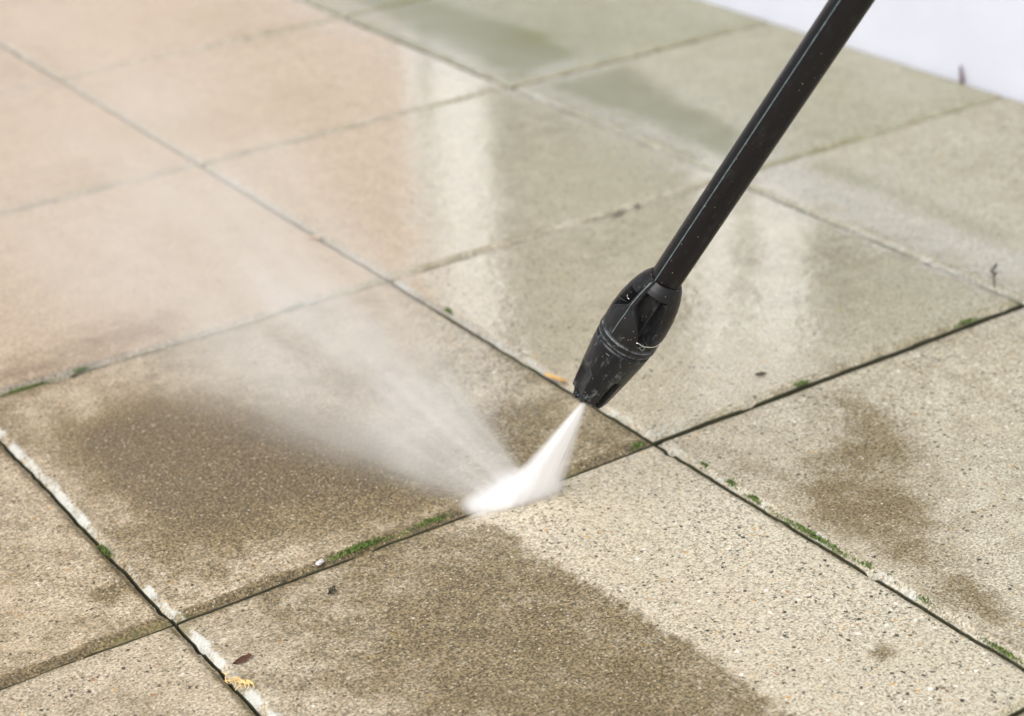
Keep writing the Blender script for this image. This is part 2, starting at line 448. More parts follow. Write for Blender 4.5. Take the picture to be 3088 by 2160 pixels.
def set_mesh(me, V, F, att):
    me.vertices.add(len(V)); me.vertices.foreach_set('co', V.astype(np.float32).ravel())
    me.loops.add(F.size); me.loops.foreach_set('vertex_index', F.astype(np.int32).ravel())
    me.polygons.add(len(F)); me.polygons.foreach_set('loop_start', np.arange(0, F.size, 4, dtype=np.int32))
    me.update(calc_edges=True)
    me.polygons.foreach_set('use_smooth', np.ones(len(F), bool))
    for k, v in att.items():
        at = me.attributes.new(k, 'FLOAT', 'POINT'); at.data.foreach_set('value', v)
    me.materials.append(M_SLAB)

# ------------------------------------------------------------------ ground and paving
def soil_material():
    m = bpy.data.materials.new("joint_soil"); b = N(m)
    pos = b.n('ShaderNodeNewGeometry').outputs['Position']
    n1 = b.noise(pos, 60, 4, 0.6); n2 = b.noise(pos, 700, 3, 0.6)
    col = b.mix(n2, (0.018, 0.017, 0.010), (0.085, 0.075, 0.048))
    col = b.mix(b.math('MULTIPLY', b.step(n1, 0.45, 0.65), 0.7), col, (0.045, 0.060, 0.020))
    b.principled(Base_Color=col, Roughness=0.9, Normal=b.bump(n2, 0.002))
    return m
M_SOIL = soil_material()
# one sheet to the horizon: fine under the paving, coarse beyond
g = MB()
g.add([(-60, -60, -0.019), (60, -60, -0.019), (60, 60, -0.019), (-60, 60, -0.019)], [(0, 1, 2, 3)])
ground = g.build("ground", M_SOIL, smooth=False)
tag(ground, kind='structure')

SLABS = {
 (-1,-1): "beige slab cut by the bottom left corner, below the slab with a small dark smudge",
 (-1, 0): "tan slab at the left edge with a small dark smudge near its mossy right edge",
 (0, -2): "slab of which only a sliver shows in the bottom right corner",
 (0, -1): "slab with a sharp diagonal border between brown dirt and a clean pale speckled strip",
 (0, 0): "darkest brown dirty slab, just left of where the jet strikes",
 (0, 1): "pinkish slab veiled by the thickest mist, orange brown stain in its near corner",
 (0, 2): "pinkish slab at the left edge, second from the top corner, behind the mist",
 (0, 3): "blurred pinkish slab cut by the top left corner",
 (1, -1): "pale slab at the right edge with a brown band and green moss along its left joint",
 (1, 0): "wet beige slab right behind the nozzle, whitish edges and a broad white reflection",
 (1, 1): "wet slab left of the black lance with a white streak reflected at its left end",
 (1, 2): "wet pinkish slab with the white reflection ending at its right corner",
 (1, 3): "blurred peach slab at the top edge, left of the dark green stained slab",
 (2, 0): "pale greenish slab at the right edge below the white wall",
 (2, 1): "slab crossed by the black lance with olive stains and the white wall along its far edge",
 (2, 2): "slab with a dark green algae stain in its near left corner, touching the white wall",
 (2, 3): "blurred slab at the top edge with a dark green algae patch on its left side",
}
for (a, b_), lab in SLABS.items():
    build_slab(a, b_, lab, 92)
# the rest of the patio outside the picture
Vs, Fs, As, off = [], [], {}, 0
for a in range(-5, 3):
    for b_ in range(-5, 9):
        if (a, b_) in SLABS: continue
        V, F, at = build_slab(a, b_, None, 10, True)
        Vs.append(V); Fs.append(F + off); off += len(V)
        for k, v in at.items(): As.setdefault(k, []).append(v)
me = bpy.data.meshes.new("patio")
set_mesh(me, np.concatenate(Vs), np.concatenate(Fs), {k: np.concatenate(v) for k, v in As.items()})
patio = link(bpy.data.objects.new("patio", me)); tag(patio, kind='structure')

# ------------------------------------------------------------------ house wall along the right side
def plaster_material(name, col, dirtcol, amt):
    m = bpy.data.materials.new(name); b = N(m)
    pos = b.n('ShaderNodeNewGeometry').outputs['Position']
    n1 = b.noise(pos, 7, 4, 0.6); n2 = b.noise(pos, 260, 3, 0.6)
    sp = b.voro(pos, 22); rgb = b.sep(sp.outputs['Color'])
    spot = b.math('MULTIPLY', b.math('LESS_THAN', rgb[0], 0.30), b.step(sp.outputs['Distance'], 0.16, 0.04))
    c = b.mix(b.math('MULTIPLY', b.step(n1, 0.4, 0.75), amt), col, dirtcol)
    c = b.mix(b.math('MULTIPLY', spot, 0.35), c, (0.45, 0.43, 0.46))
    b.principled(Base_Color=c, Roughness=0.8, Normal=b.bump(n2, 0.001, 0.6))
    return m
M_PLASTER = plaster_material("white_plaster", (0.53, 0.545, 0.61), (0.475, 0.49, 0.55), 0.5)
M_PEACH = plaster_material("peach_panel", (0.54, 0.39, 0.32), (0.49, 0.35, 0.28), 0.5)
M_PIER = plaster_material("white_pier_paint", (0.90, 0.90, 0.89), (0.86, 0.86, 0.85), 0.4)
M_FRAME = simple_mat("olive_frame", (0.16, 0.17, 0.13), 0.35, 0.05, 30)
M_BLIND = simple_mat("drawn_blind", (0.21, 0.21, 0.145), 0.6, 0.2, 6)
WX = 3 * T
hw = empty("house_wall", (WX + 0.15, 1.0, 0))
tag(hw, "white plastered house wall along the far right edge of the patio", "wall")
def wpart(name, boxes, mat):
    w = MB()
    for x0, x1, y0, y1, z0, z1 in boxes:
        w.box(x0 - hw.location.x, x1 - hw.location.x, y0 - hw.location.y, y1 - hw.location.y, z0, z1)
    return w.build(name, mat, hw, smooth=False)
wpart("plinth", [(WX, WX + 0.3, -3.0, 5.2, -0.05, 0.23)], M_PLASTER)
PIERS = [(-3.0, -2.2), (-0.75, -0.5), (0.74, 0.955), (1.515, 1.745)]
for y0, y1 in PIERS:
    wpart("pier", [(WX, WX + 0.3, y0, y1, 0.23, 2.3)], M_PIER)
for (y0, y1) in ((-2.2, -0.75), (-0.5, 0.74), (0.955, 1.515)):
    fr = [(WX + 0.02, WX + 0.14, y0, y0 + 0.05, 0.23, 2.3), (WX + 0.02, WX + 0.14, y1 - 0.05, y1, 0.23, 2.3),
          (WX + 0.02, WX + 0.14, y0 + 0.05, y1 - 0.05, 0.23, 0.28), (WX + 0.02, WX + 0.14, y0 + 0.05, y1 - 0.05, 2.25, 2.3)]
    wf = wpart("window_frame", fr, M_FRAME)
    wpart("window_pane", [(WX + 0.045, WX + 0.06, y0 + 0.05, y1 - 0.05, 0.28, 2.25)], M_BLIND)
M_STRIP = simple_mat("grey_strip", (0.26, 0.26, 0.23), 0.5, 0.2, 30)
for yc in (1.672, 0.842):  # unseen strips added to draw a dark line in the reflected streaks
    wpart("added_strip", [(WX - 0.014, WX - 0.001, yc - 0.009, yc + 0.009, 0.24, 2.29)], M_STRIP)
wpart("wall_panel", [(WX + 0.02, WX + 0.3, 1.745, 5.2, 0.23, 2.3)], M_PEACH)
wpart("lintel", [(WX - 0.003, WX + 0.303, -3.003, 5.203, 2.3, 2.75)], M_PLASTER)

# ------------------------------------------------------------------ pressure washer lance
TIP = Vector((0.2950, -0.0580, 0.0890))
D = Vector((-0.276, 0.440, -0.854)).normalized()       # the way the jet flies
Zl = -D
Xl = (CAM - TIP); Xl = (Xl - Xl.dot(Zl) * Zl).normalized()
Yl = Zl.cross(Xl)
LM = Matrix(((Xl.x, Yl.x, Zl.x, TIP.x), (Xl.y, Yl.y, Zl.y, TIP.y), (Xl.z, Yl.z, Zl.z, TIP.z), (0, 0, 0, 1)))
lance = empty("pressure_washer_lance")
lance.matrix_world = Matrix.Translation(Zl * 0.0095) @ LM @ Matrix.Diagonal((1, 1, 0.86, 1))
tag(lance, "black plastic pressure washer lance with adjustable spray nozzle held over the slabs", "pressure washer lance")

def plastic_material(name, col, rough, specks, scuff):
    m = bpy.data.materials.new(name); b = N(m)
    tc = b.n('ShaderNodeTexCoord').outputs['Object']
    n1 = b.noise(tc, 60, 4, 0.65); n2 = b.noise(tc, 900, 2, 0.5)
    st = b.noise(b.vmath('MULTIPLY', tc, (1.0, 1.0, 0.35)), 220, 4, 0.7)
    v = b.voro(tc, 480); rgb = b.sep(v.outputs['Color'])
    sp = b.math('MULTIPLY', b.math('LESS_THAN', rgb[0], b.math('ADD', specks, b.step(b.sep(tc)[2], 0.013, 0.0, 0.0, 0.35))), b.step(v.outputs['Distance'], 0.24, 0.10))  # specks crowd at the tip as painted glints of water drops
    c = b.mix(b.math('MULTIPLY', b.step(st, 0.54, 0.74), scuff), col, (0.16, 0.19, 0.20))
    zz = b.sep(tc)[2]
    for z0 in (0.0641, 0.0655, 0.0699, 0.0712):
        e = b.math('MULTIPLY', b.step(b.math('ABSOLUTE', b.math('SUBTRACT', zz, z0)), 0.00055, 0.0002), b.step(st, 0.35, 0.65))
        c = b.mix(b.math('MULTIPLY', e, 0.85), c, (0.15, 0.17, 0.18))
    c = b.mix(b.math('MULTIPLY', sp, 0.6), c, (0.42, 0.38, 0.30))
    b.principled(Base_Color=c, Roughness=b.math('ADD', rough, b.math('MULTIPLY', b.math('SUBTRACT', n1, 0.5), 0.25)), Normal=b.bump(n2, 0.0002, 0.4), Specular_IOR_Level=0.27)
    return m
M_TUBE = plastic_material("tube_plastic", (0.006, 0.0053, 0.0065), 0.30, 0.05, 0.06)
M_SHELL = plastic_material("shell_plastic", (0.010, 0.010, 0.011), 0.38, 0.09, 0.14)
M_SLEEVE = plastic_material("sleeve_plastic", (0.009, 0.0095, 0.011), 0.30, 0.10, 0.55)
M_GLOSS = plastic_material("wet_black_plastic", (0.006, 0.006, 0.007), 0.12, 0.03, 0.1)
M_SEAM = simple_mat("mould_seam", (0.085, 0.115, 0.115), 0.5, 0.3, 200)
M_WIRE = simple_mat("spring_wire", (0.70, 0.68, 0.64), 0.25, 0.1, 100, Metallic=0.9)

def shell(name, svals, rfun, mat, nth=192, parent=lance, extra=None):
    """closed surface of revolution whose radius may vary with angle"""
    th = np.linspace(0, 2 * np.pi, nth, endpoint=False)
    S, TH = np.meshgrid(svals, th, indexing='ij')
    Rr = rfun(S, TH)
    V = np.stack([Rr * np.cos(TH), Rr * np.sin(TH), S], -1)
    rows = [V[i] for i in range(len(svals))]
    if extra: rows = extra(th, rows)
    V = np.concatenate(rows); n = len(rows)
    F = []
    for i in range(n - 1):
        k = np.arange(nth); k2 = (k + 1) % nth
        F += list(zip(i * nth + k, i * nth + k2, (i + 1) * nth + k2, (i + 1) * nth + k))
    F.append(tuple(range(nth - 1, -1, -1)))
    F.append(tuple((n - 1) * nth + k for k in range(nth)))
    return mesh_obj(name, V, F, mat, parent)
def adist(th, c):
    return (th - c + np.pi) % (2 * np.pi) - np.pi

# sleeve: the turning nozzle end with thumb flutes and slots
def r_sleeve(S, TH):
    r = np.interp(S, [0, .003, .010, .030, .050, .060, .0612, .0625, .0637, .0645], [.0130, .0140, .0149, .0175, .0197, .0204, .0194, .0194, .0207, .0206])
    for c in (R(43), R(223)):
        arc = adist(TH, c) * r
        half = 0.0023
        top = 0.030 + 0.0 * S
        m = sstep(half + .0005, half - .0004, np.hypot(arc, np.maximum(S - top, 0)))
        r = r - 0.0042 * m
        lip = np.exp(-((np.abs(arc) - half - .0011) / .0007) ** 2) * sstep(.034, .030, S)
        r = r + 0.0003 * lip
    for c in (R(-44), R(136)):
        arc = adist(TH, c) * r
        m = np.clip(1 - (arc / 0.0072) ** 2, 0, 1) * sstep(0.036, 0.024, S + 0.5 * np.abs(arc))
        r = r - 0.0034 * m ** 0.8
    return r
def rim(th, rows):
    wob = 0.0013 * np.sin(4 * th + 0.7) + 0.0008 * np.sin(9 * th) + 0.0006 * np.sin(17 * th + 1)
    def ring(rad, z, w=1.0):
        return np.stack([rad * np.cos(th), rad * np.sin(th), z + wob * w], -1)
    for i in range(3): rows[i][:, 2] += wob * (1, .6, .2)[i]
    return [ring(.0012, .010, 0), ring(.0085, .010, 0), ring(.0092, .003, .4), ring(.0103, -.0002), ring(.0118, -.0008)] + rows
sv = np.concatenate([np.linspace(0, .036, 60), np.linspace(.037, .058, 16), np.linspace(.0585, .0645, 22)])
sleeve = shell("nozzle_sleeve", sv, r_sleeve, M_SLEEVE, extra=rim)
shell("nozzle_orifice", np.array([-.0006, 0, .006, .0105]), lambda S, TH: np.interp(S, [-.0006, 0, .006, .0105], [.0035, .0046, .0056, .0060]) + 0 * TH, M_GLOSS, 40)
# collar rings
def ring_prof(S, TH, s0, s1, r):
    u = (S - s0) / (s1 - s0)
    return r - 0.0005 * (np.abs(u * 2 - 1)) ** 8
shell("collar_ring", np.linspace(.0652, .0702, 12), lambda S, TH: ring_prof(S, TH, .0652, .0702, .02120), M_SHELL, 96)
shell("collar_core", np.array([.058, .0745]), lambda S, TH: 0.0180 + 0 * S, M_GLOSS, 64)
# upper body: arched panels with open windows down to the core
RB = ([.0709, .0735, .0850, .0980, .1080, .1160, .1225, .1270, .1285], [.0206, .0209, .0212, .0203, .0188, .0170, .0148, .0125, .0115])
TH0 = R(-27)
def r_body(S, TH):
    r = np.interp(S, *RB)
    def panel(c):          # 1 inside an arch-shaped panel that ends in a strap
        half = np.interp(S, [.0709, .078, .0880, .0940, .0985, .1020, .1060, .1285], [58, 54, 42, 31, 19, 10, 7.5, 8.5])
        return sstep(1.5, -1.5, np.abs(np.degrees(adist(TH, c))) - half)
    p = np.maximum(panel(TH0), panel(TH0 + np.pi))
    def ear(c, w0, w1):    # side cheek that is wide at the top and narrow below
        half = np.interp(S, [.0709, .082, .100, .114, .1285], [w0, w0, (w0 + w1) / 2, w1, w1 + 4])
        return sstep(1.5, -1.5, np.abs(np.degrees(adist(TH, c))) - half)
    q = np.maximum(ear(TH0 + R(108), 29, 40), ear(TH0 - R(72), 30, 36))
    q = np.maximum(q, 0)
    top = sstep(.1160, .1190, S)
    bot = sstep(.0775, .0762, S)
    loop = np.exp(-((np.degrees(adist(TH, TH0 - R(30))) / 26) ** 4)) * sstep(.1105, .1125, S)
    solid = np.maximum.reduce([p, q, bot, top, loop])
    core = np.interp(S, [.07, .09, .12, .1285], [.0125, .0105, .0098, .0108])
    rib = 0.0030 * np.exp(-((np.degrees(adist(TH, TH0 + R(52))) / 7) ** 4)) + 0.003 * np.exp(-((np.degrees(adist(TH, TH0 + R(232))) / 7) ** 4))
    rr = core + rib + (r - core - rib) * solid
    rr = rr + 0.0005 * np.exp(-((np.degrees(adist(TH, TH0)) / 1.6) ** 2)) * solid
    rr = rr + 0.0011 * np.exp(-((np.degrees(adist(TH, TH0)) / 6.0) ** 4)) * sstep(.098, .106, S)
    return rr
body = shell("nozzle_body", np.linspace(.0709, .1285, 110), r_body, M_SHELL, 300)
# seam strip, spring clip, marks
def on_body(s, th, d=0.0002):
    S = np.array([[s]]); r = float(r_body(S, np.array([[th]]))[0, 0]) + d
    return (r * math.cos(th), r * math.sin(th), s)
def strip(name, svals, th, w, mat, parent, d=0.00015):
    v, f = [], []
    for i, s in enumerate(svals):
        for sg in (-1, 0, 1):
            p = Vector(on_body(s, th, d if sg else d + 0.00018)); t = Vector((-math.sin(th), math.cos(th), 0))
            v.append(p + t * w * sg)
    for i in range(len(svals) - 1):
        for k in (0, 1):
            f.append((i * 3 + k, i * 3 + k + 1, i * 3 + 4 + k, i * 3 + 3 + k))
    return mesh_obj(name, v, f, mat, parent)
strip("mould_seam", np.linspace(.075, .127, 60), TH0, 0.00035, M_SEAM, body, 0.0001)
wire = MB()
wire.tube([(0.0211 * math.cos(R(a)), 0.0211 * math.sin(R(a)), .0783 + 0.0016 * math.exp(-((a - 24) / 7) ** 2) + 0.002 * math.exp(-((a - 84) / 12) ** 2)) for a in range(20, 100, 3)], 0.00042, 8)
wire.build("spring_clip", M_WIRE, lance)
wire = MB()
wire.tube([(0.0165 * math.cos(R(-60 + 14 * math.sin(k))), 0.0165 * math.sin(R(-60 + 14 * math.sin(k))), .1055 + .0042 * math.cos(k)) for k in np.linspace(2.4, 5.2, 12)], 0.0005, 8)
wire.build("wire_loop", M_WIRE, lance)
def mark(segs):
    w = MB()
    for (s0, t0, s1, t1, rad) in segs:
        pts = []
        for u in np.linspace(0, 1, 6):
            s = s0 + (s1 - s0) * u; th = R(t0 + (t1 - t0) * u)
            if s < .0645: r = float(r_sleeve(np.array([[s]]), np.array([[th]]))[0, 0])
            elif s < .0709: r = .02055
            else: r = float(r_body(np.array([[s]]), np.array([[th]]))[0, 0])
            pts.append((r * math.cos(th), r * math.sin(th), s))
        w.tube(pts, rad, 6)
    return w
mark([(.0560, -16, .0560, -8, .00038)]).build("minus_mark", M_SEAM, sleeve)
mark([(.0742, 50, .0742, 58, .00045)]).build("minus_mark", M_GLOSS, body)
mark([(.0925, -66, .0965, -58, .0005), (.0965, -68, .0905, -56, .0005)]).build("plus_mark", M_GLOSS, body)
mark([(.0762, 30, .0735, 40, .0004), (.0735, 40, .0768, 42, .0004), (.0768, 42, .0762, 30, .0004)]).build("arrow_mark", M_SEAM, body)
# tube
tl = np.concatenate([np.linspace(.1265, .14, 4), np.linspace(.15, .90, 44)])
def r_tube(S, TH):
    r = np.interp(S, [.126, .2, .45, .9], [.0108, .0110, .0117, .0124])
    # slightly flattened flanks
    return r * (1 - 0.035 * np.cos(4 * (TH - TH0)) * -1) + 0.0004 * np.exp(-((np.degrees(adist(TH, TH0)) / 3.0) ** 2))
tube = shell("lance_tube", tl, r_tube, M_TUBE, 120)
def tube_seam():
    v, f = [], []
    ss = np.linspace(.128, .90, 90)
    for s in ss:
        r = float(r_tube(np.array([[s]]), np.array([[TH0]]))[0, 0])
        for sg in (-1, 0, 1):
            w = 0.00038
            p = Vector(((r + (0.00022 if sg == 0 else -0.00008)) * math.cos(TH0), (r + (0.00022 if sg == 0 else -0.00008)) * math.sin(TH0), s))
            v.append(p + Vector((-math.sin(TH0), math.cos(TH0), 0)) * w * sg)
    for i in range(len(ss) - 1):
        for k in (0, 1):
            f.append((i * 3 + k, i * 3 + k + 1, i * 3 + 4 + k, i * 3 + 3 + k))
    mesh_obj("mould_seam", v, f, M_SEAM, tube)
tube_seam()

# ------------------------------------------------------------------ water
def vol_out(b, dens, aniso=0.2, col=(0.995, 0.995, 1.0)):
    pv = b.n('ShaderNodeVolumePrincipled')
    pv.inputs['Color'].default_value = (*col, 1)
    pv.inputs['Anisotropy'].default_value = aniso
    b.set(pv.inputs['Density'], dens)
    b.t.links.new(pv.outputs[0], b.out.inputs['Volume'])
def outward(o):
    bm = bmesh.new(); bm.from_mesh(o.data)
    bmesh.ops.recalc_face_normals(bm, faces=bm.faces[:])
    bm.to_mesh(o.data); bm.free()
# jet frame: local -z along the jet, x along the width of the fan
Zj = -D
Xj = Vector((0.0709, -0.0071, 0)).normalized(); Xj = (Xj - Xj.dot(Zj) * Zj).normalized()
Yj = Zj.cross(Xj)
JM = Matrix(((Xj.x, Yj.x, Zj.x, TIP.x), (Xj.y, Yj.y, Zj.y, TIP.y), (Xj.z, Yj.z, Zj.z, TIP.z), (0, 0, 0, 1)))
def jet_material():
    m = bpy.data.materials.new("water_jet_spray"); b = N(m)
    o = b.n('ShaderNodeTexCoord').outputs['Object']
    x, y, z = b.sep(o)
    t = b.math('ADD', b.math('MULTIPLY', z, -1.0), 0.010)
    u = b.math('SUBTRACT', b.math('DIVIDE', x, t), 0.07); v = b.math('DIVIDE', y, b.math('ADD', t, 0.015))
    st = b.noise(b.comb(b.math('MULTIPLY', u, 34.0), b.math('MULTIPLY', v, 12.0), b.math('MULTIPLY', t, 9.0)), 1.0, 3, 0.55)
    side = b.math('MULTIPLY', b.step(b.math('ABSOLUTE', b.math('SUBTRACT', u, 0.0)), 0.290, 0.07), 1.0)
    thick = b.step(b.math('ABSOLUTE', v), 0.060, 0.015)
    dens = b.math('MULTIPLY', b.math('MULTIPLY', side, thick), b.step(st, 0.28, 0.68, 0.10, 1.3))
    along = b.math('DIVIDE', 44.0, b.math('ADD', t, 0.03))
    vol_out(b, b.math('MULTIPLY', dens, along), 0.0)
    # the outermost droplets: a thin broken veil on the skin of the jet
    tr = b.n('ShaderNodeBsdfTransparent'); df = b.n('ShaderNodeBsdfDiffuse'); df.inputs[0].default_value = (0.9, 0.9, 0.92, 1)
    mx = b.n('ShaderNodeMixShader')
    b.set(mx.inputs[0], b.math('MULTIPLY', b.math('MULTIPLY', side, b.step(st, 0.25, 0.75, 0.3, 1.0)), 0.14))
    b.t.links.new(tr.outputs[0], mx.inputs[1]); b.t.links.new(df.outputs[0], mx.inputs[2])
    b.t.links.new(mx.outputs[0], b.out.inputs['Surface'])
    m.cycles.volume_step_rate = 0.12
    return m
def jet_mesh():
    L0, L1 = 0.001, 0.112
    rows = []
    for t in np.linspace(L0, L1, 24):
        hw_, hh = 0.295 * (t + 0.010) + .0004, 0.058 * (t + 0.025) + 0.0002
        ring = []
        for k in range(24):
            a = 2 * math.pi * k / 24
            cx, cy = math.cos(a), math.sin(a)
            ring.append((0.07 * (t + .010) + hw_ * math.copysign(abs(cx) ** .5, cx), hh * math.copysign(abs(cy) ** .7, cy), -t))
        rows.append(ring)
    # stop the jet at the paving
    v = []
    for ring in rows:
        for p in ring:
            w = JM @ Vector(p)
            if w.z < 0.0008:
                q = JM.inverted() @ Vector((w.x, w.y, 0.0008)); v.append(tuple(q))
            else: v.append(p)
    n = 24; f = []
    for i in range(len(rows) - 1):
        for k in range(n):
            f.append((i * n + k, (i + 1) * n + k, (i + 1) * n + (k + 1) % n, i * n + (k + 1) % n))
    f.append(tuple(range(n))); f.append(tuple((len(rows) - 1) * n + k for k in range(n - 1, -1, -1)))
    return v, f
jet = mesh_obj("water_jet", *jet_mesh(), jet_material())
outward(jet)
jet.matrix_world = JM
tag(jet, "white fan of pressurised water shooting from the black nozzle onto the slab joint", "water jet")
# splash where the fan strikes, a low bank of spray along the strike line
def splash_material():
    m = bpy.data.materials.new("splash_spray"); b = N(m)
    o = b.n('ShaderNodeTexCoord').outputs['Object']
    x, y, z = b.sep(o)
    st = b.noise(b.comb(b.math('MULTIPLY', x, 60.0), b.math('MULTIPLY', y, 60.0), b.math('MULTIPLY', z, 90.0)), 1.0, 3, 0.6)
    ex = b.step(b.math('ABSOLUTE', x), 0.041, 0.024)
    ey = b.step(b.math('ABSOLUTE', b.math('SUBTRACT', y, b.math('MULTIPLY', z, 0.5))), 0.018, 0.001)
    top = b.step(x, -0.042, 0.012, 0.006, 0.019)          # the bank is low at its far end
    ez = b.step(b.math('DIVIDE', z, top), 1.0, 0.05)
    d = b.math('MULTIPLY', b.math('MULTIPLY', ex, ey), b.math('MULTIPLY', ez, b.step(st, 0.2, 0.7, 0.5, 1.3)))
    vol_out(b, b.math('MULTIPLY', d, 380.0), 0.0)
    m.cycles.volume_step_rate = 0.12
    return m
sm = MB()
rows = 10; n = 28; vv = []
for i in range(rows + 1):
    ph = i / rows * math.pi / 2
    for k in range(n):
        a = 2 * math.pi * k / n
        vv.append((0.042 * math.cos(ph) * math.cos(a), 0.024 * math.cos(ph) * math.sin(a) + 0.006 * math.sin(ph), 0.0205 * math.sin(ph) + 0.0009))
ff = [(i * n + k, i * n + (k + 1) % n, (i + 1) * n + (k + 1) % n, (i + 1) * n + k) for i in range(rows) for k in range(n)]
ff.append(tuple(range(n - 1, -1, -1)))
splash = mesh_obj("splash", vv, ff, splash_material())
SPL = Matrix.Translation((0.2635, -0.0085, 0)) @ Matrix.Rotation(R(-6), 4, 'Z')
outward(splash)
splash.parent = jet
splash.matrix_world = SPL

# mist thrown forward and up from the strike line
mist_o = Vector((0.2615, -0.012, 0.004))
MAZ = Vector((-0.46, 0.89, 0)).normalized()
MEL = R(30)
Xm = MAZ * math.cos(MEL) + Vector((0, 0, math.sin(MEL)))
Ym = Vector((0, 0, 1)).cross(Xm).normalized()
Zm = Xm.cross(Ym)
MM = Matrix(((Xm.x, Ym.x, Zm.x, mist_o.x), (Xm.y, Ym.y, Zm.y, mist_o.y), (Xm.z, Ym.z, Zm.z, mist_o.z), (0, 0, 0, 1)))
def mist_material():
    m = bpy.data.materials.new("fine_water_mist"); b = N(m)
    o = b.n('ShaderNodeTexCoord').outputs['Object']
    x, y, z = b.sep(o)
    t = b.math('ADD', x, 0.055)
    u = b.math('DIVIDE', y, t); v = b.math('DIVIDE', z, t)
    r2 = b.math('ADD', b.math('POWER', b.math('DIVIDE', u, 0.50), 2.0), b.math('POWER', b.math('DIVIDE', v, 0.40), 2.0))
    fall = b.math('POWER', 2.718, b.math('MULTIPLY', r2, -2.2))
    rim = b.step(r2, 1.0, 0.30)
    st = b.noise(b.comb(b.math('MULTIPLY', u, 11.0), b.math('MULTIPLY', v, 11.0), b.math('MULTIPLY', t, 3.0)), 1.0, 1, 0.5)
    tb = b.noise(o, 16.0, 1, 0.5)
    d = b.math('MULTIPLY', b.math('MULTIPLY', fall, rim), b.math('MULTIPLY', b.step(st, 0.25, 0.75, 0.2, 1.8), b.step(tb, 0.2, 0.8, 0.4, 1.6)))
    along = b.math('MULTIPLY', b.math('DIVIDE', 0.82, b.math('POWER', b.math('ADD', x, 0.05), 1.35)), b.step(x, 0.85, 0.12))
    start = b.step(x, -0.01, 0.02)
    vol_out(b, b.math('MULTIPLY', b.math('MULTIPLY', d, along), start), 0.1, (0.985, 0.990, 1.0))
    m.cycles.volume_step_rate = 0.6
    return m
mv, mf = [], []
n = 28; ts = np.linspace(-0.012, 1.0, 18)
for t in ts:
    for k in range(n):
        a = 2 * math.pi * k / n
        mv.append((t, 0.51 * (t + 0.055) * math.cos(a), 0.425 * (t + 0.055) * math.sin(a)))
for i, p in enumerate(mv):
    w = MM @ Vector(p)
    if w.z < 0.0012:
        mv[i] = tuple(MM.inverted() @ Vector((w.x, w.y, 0.0012)))
for i in range(len(ts) - 1):
    for k in range(n):
        mf.append((i * n + k, (i + 1) * n + k, (i + 1) * n + (k + 1) % n, i * n + (k + 1) % n))
mf.append(tuple(range(n))); mf.append(tuple((len(ts) - 1) * n + k for k in range(n - 1, -1, -1)))
mist = mesh_obj("mist", mv, mf, mist_material())
outward(mist)
mist.matrix_world = MM
tag(mist, "pale veil of fine water mist drifting left from the jet", "mist", kind='stuff')

# ------------------------------------------------------------------ moss tufts in the joints
def moss_material():
    m = bpy.data.materials.new("moss_leaves"); b = N(m)
    geo = b.n('ShaderNodeNewGeometry')
    n1 = b.noise(geo.outputs['Position'], 300, 3, 0.6)
    rnd = geo.outputs['Random Per Island']
    c = b.mix(rnd, (0.050, 0.085, 0.016), (0.20, 0.30, 0.07))
    c = b.mix(b.step(n1, 0.45, 0.7), c, (0.05, 0.06, 0.02))
    b.principled(Base_Color=c, Roughness=0.6, Subsurface_Weight=0.0)
    return m
M_MOSS = moss_material()
def moss(name, x, y, along, spread, height, count, label, seed, ang=0.0):
    r = random.Random(seed)
    v, f = [], []
    ca, sa = math.cos(ang), math.sin(ang)
    for i in range(count):
        a = r.gauss(0, 0.45) * along; c = r.gauss(0, 0.32) * spread
        px, py = a * ca - c * sa, a * sa + c * ca
        z0 = -0.004 + 0.002 * r.random()
        hgt = -0.0015 + 0.55 * height * (0.4 + 0.8 * r.random()) * max(0.25, 1 - (abs(a) / along) ** 2)
        az = r.uniform(0, 2 * math.pi); lean = r.uniform(0.1, 1.0)
        ln = r.uniform(0.0007, 0.0017); wd = ln * 0.38
        base = Vector((px, py, z0 + hgt + 0.003))
        d = Vector((math.cos(az) * lean, math.sin(az) * lean, 1)).normalized()
        s = d.cross(Vector((math.sin(az), -math.cos(az), 0.3))).normalized()
        k = len(v)
        v += [base - d * ln * .6, base + s * wd, base + d * ln, base - s * wd]
        f.append((k, k + 1, k + 2, k + 3))
    # mossy cushion below the leaves
    o = mesh_obj(name, v, f, M_MOSS, smooth=False, loc=(x, y, 0))
    return tag(o, label, "moss", "moss tufts growing in the paving joints")
H = math.pi / 2
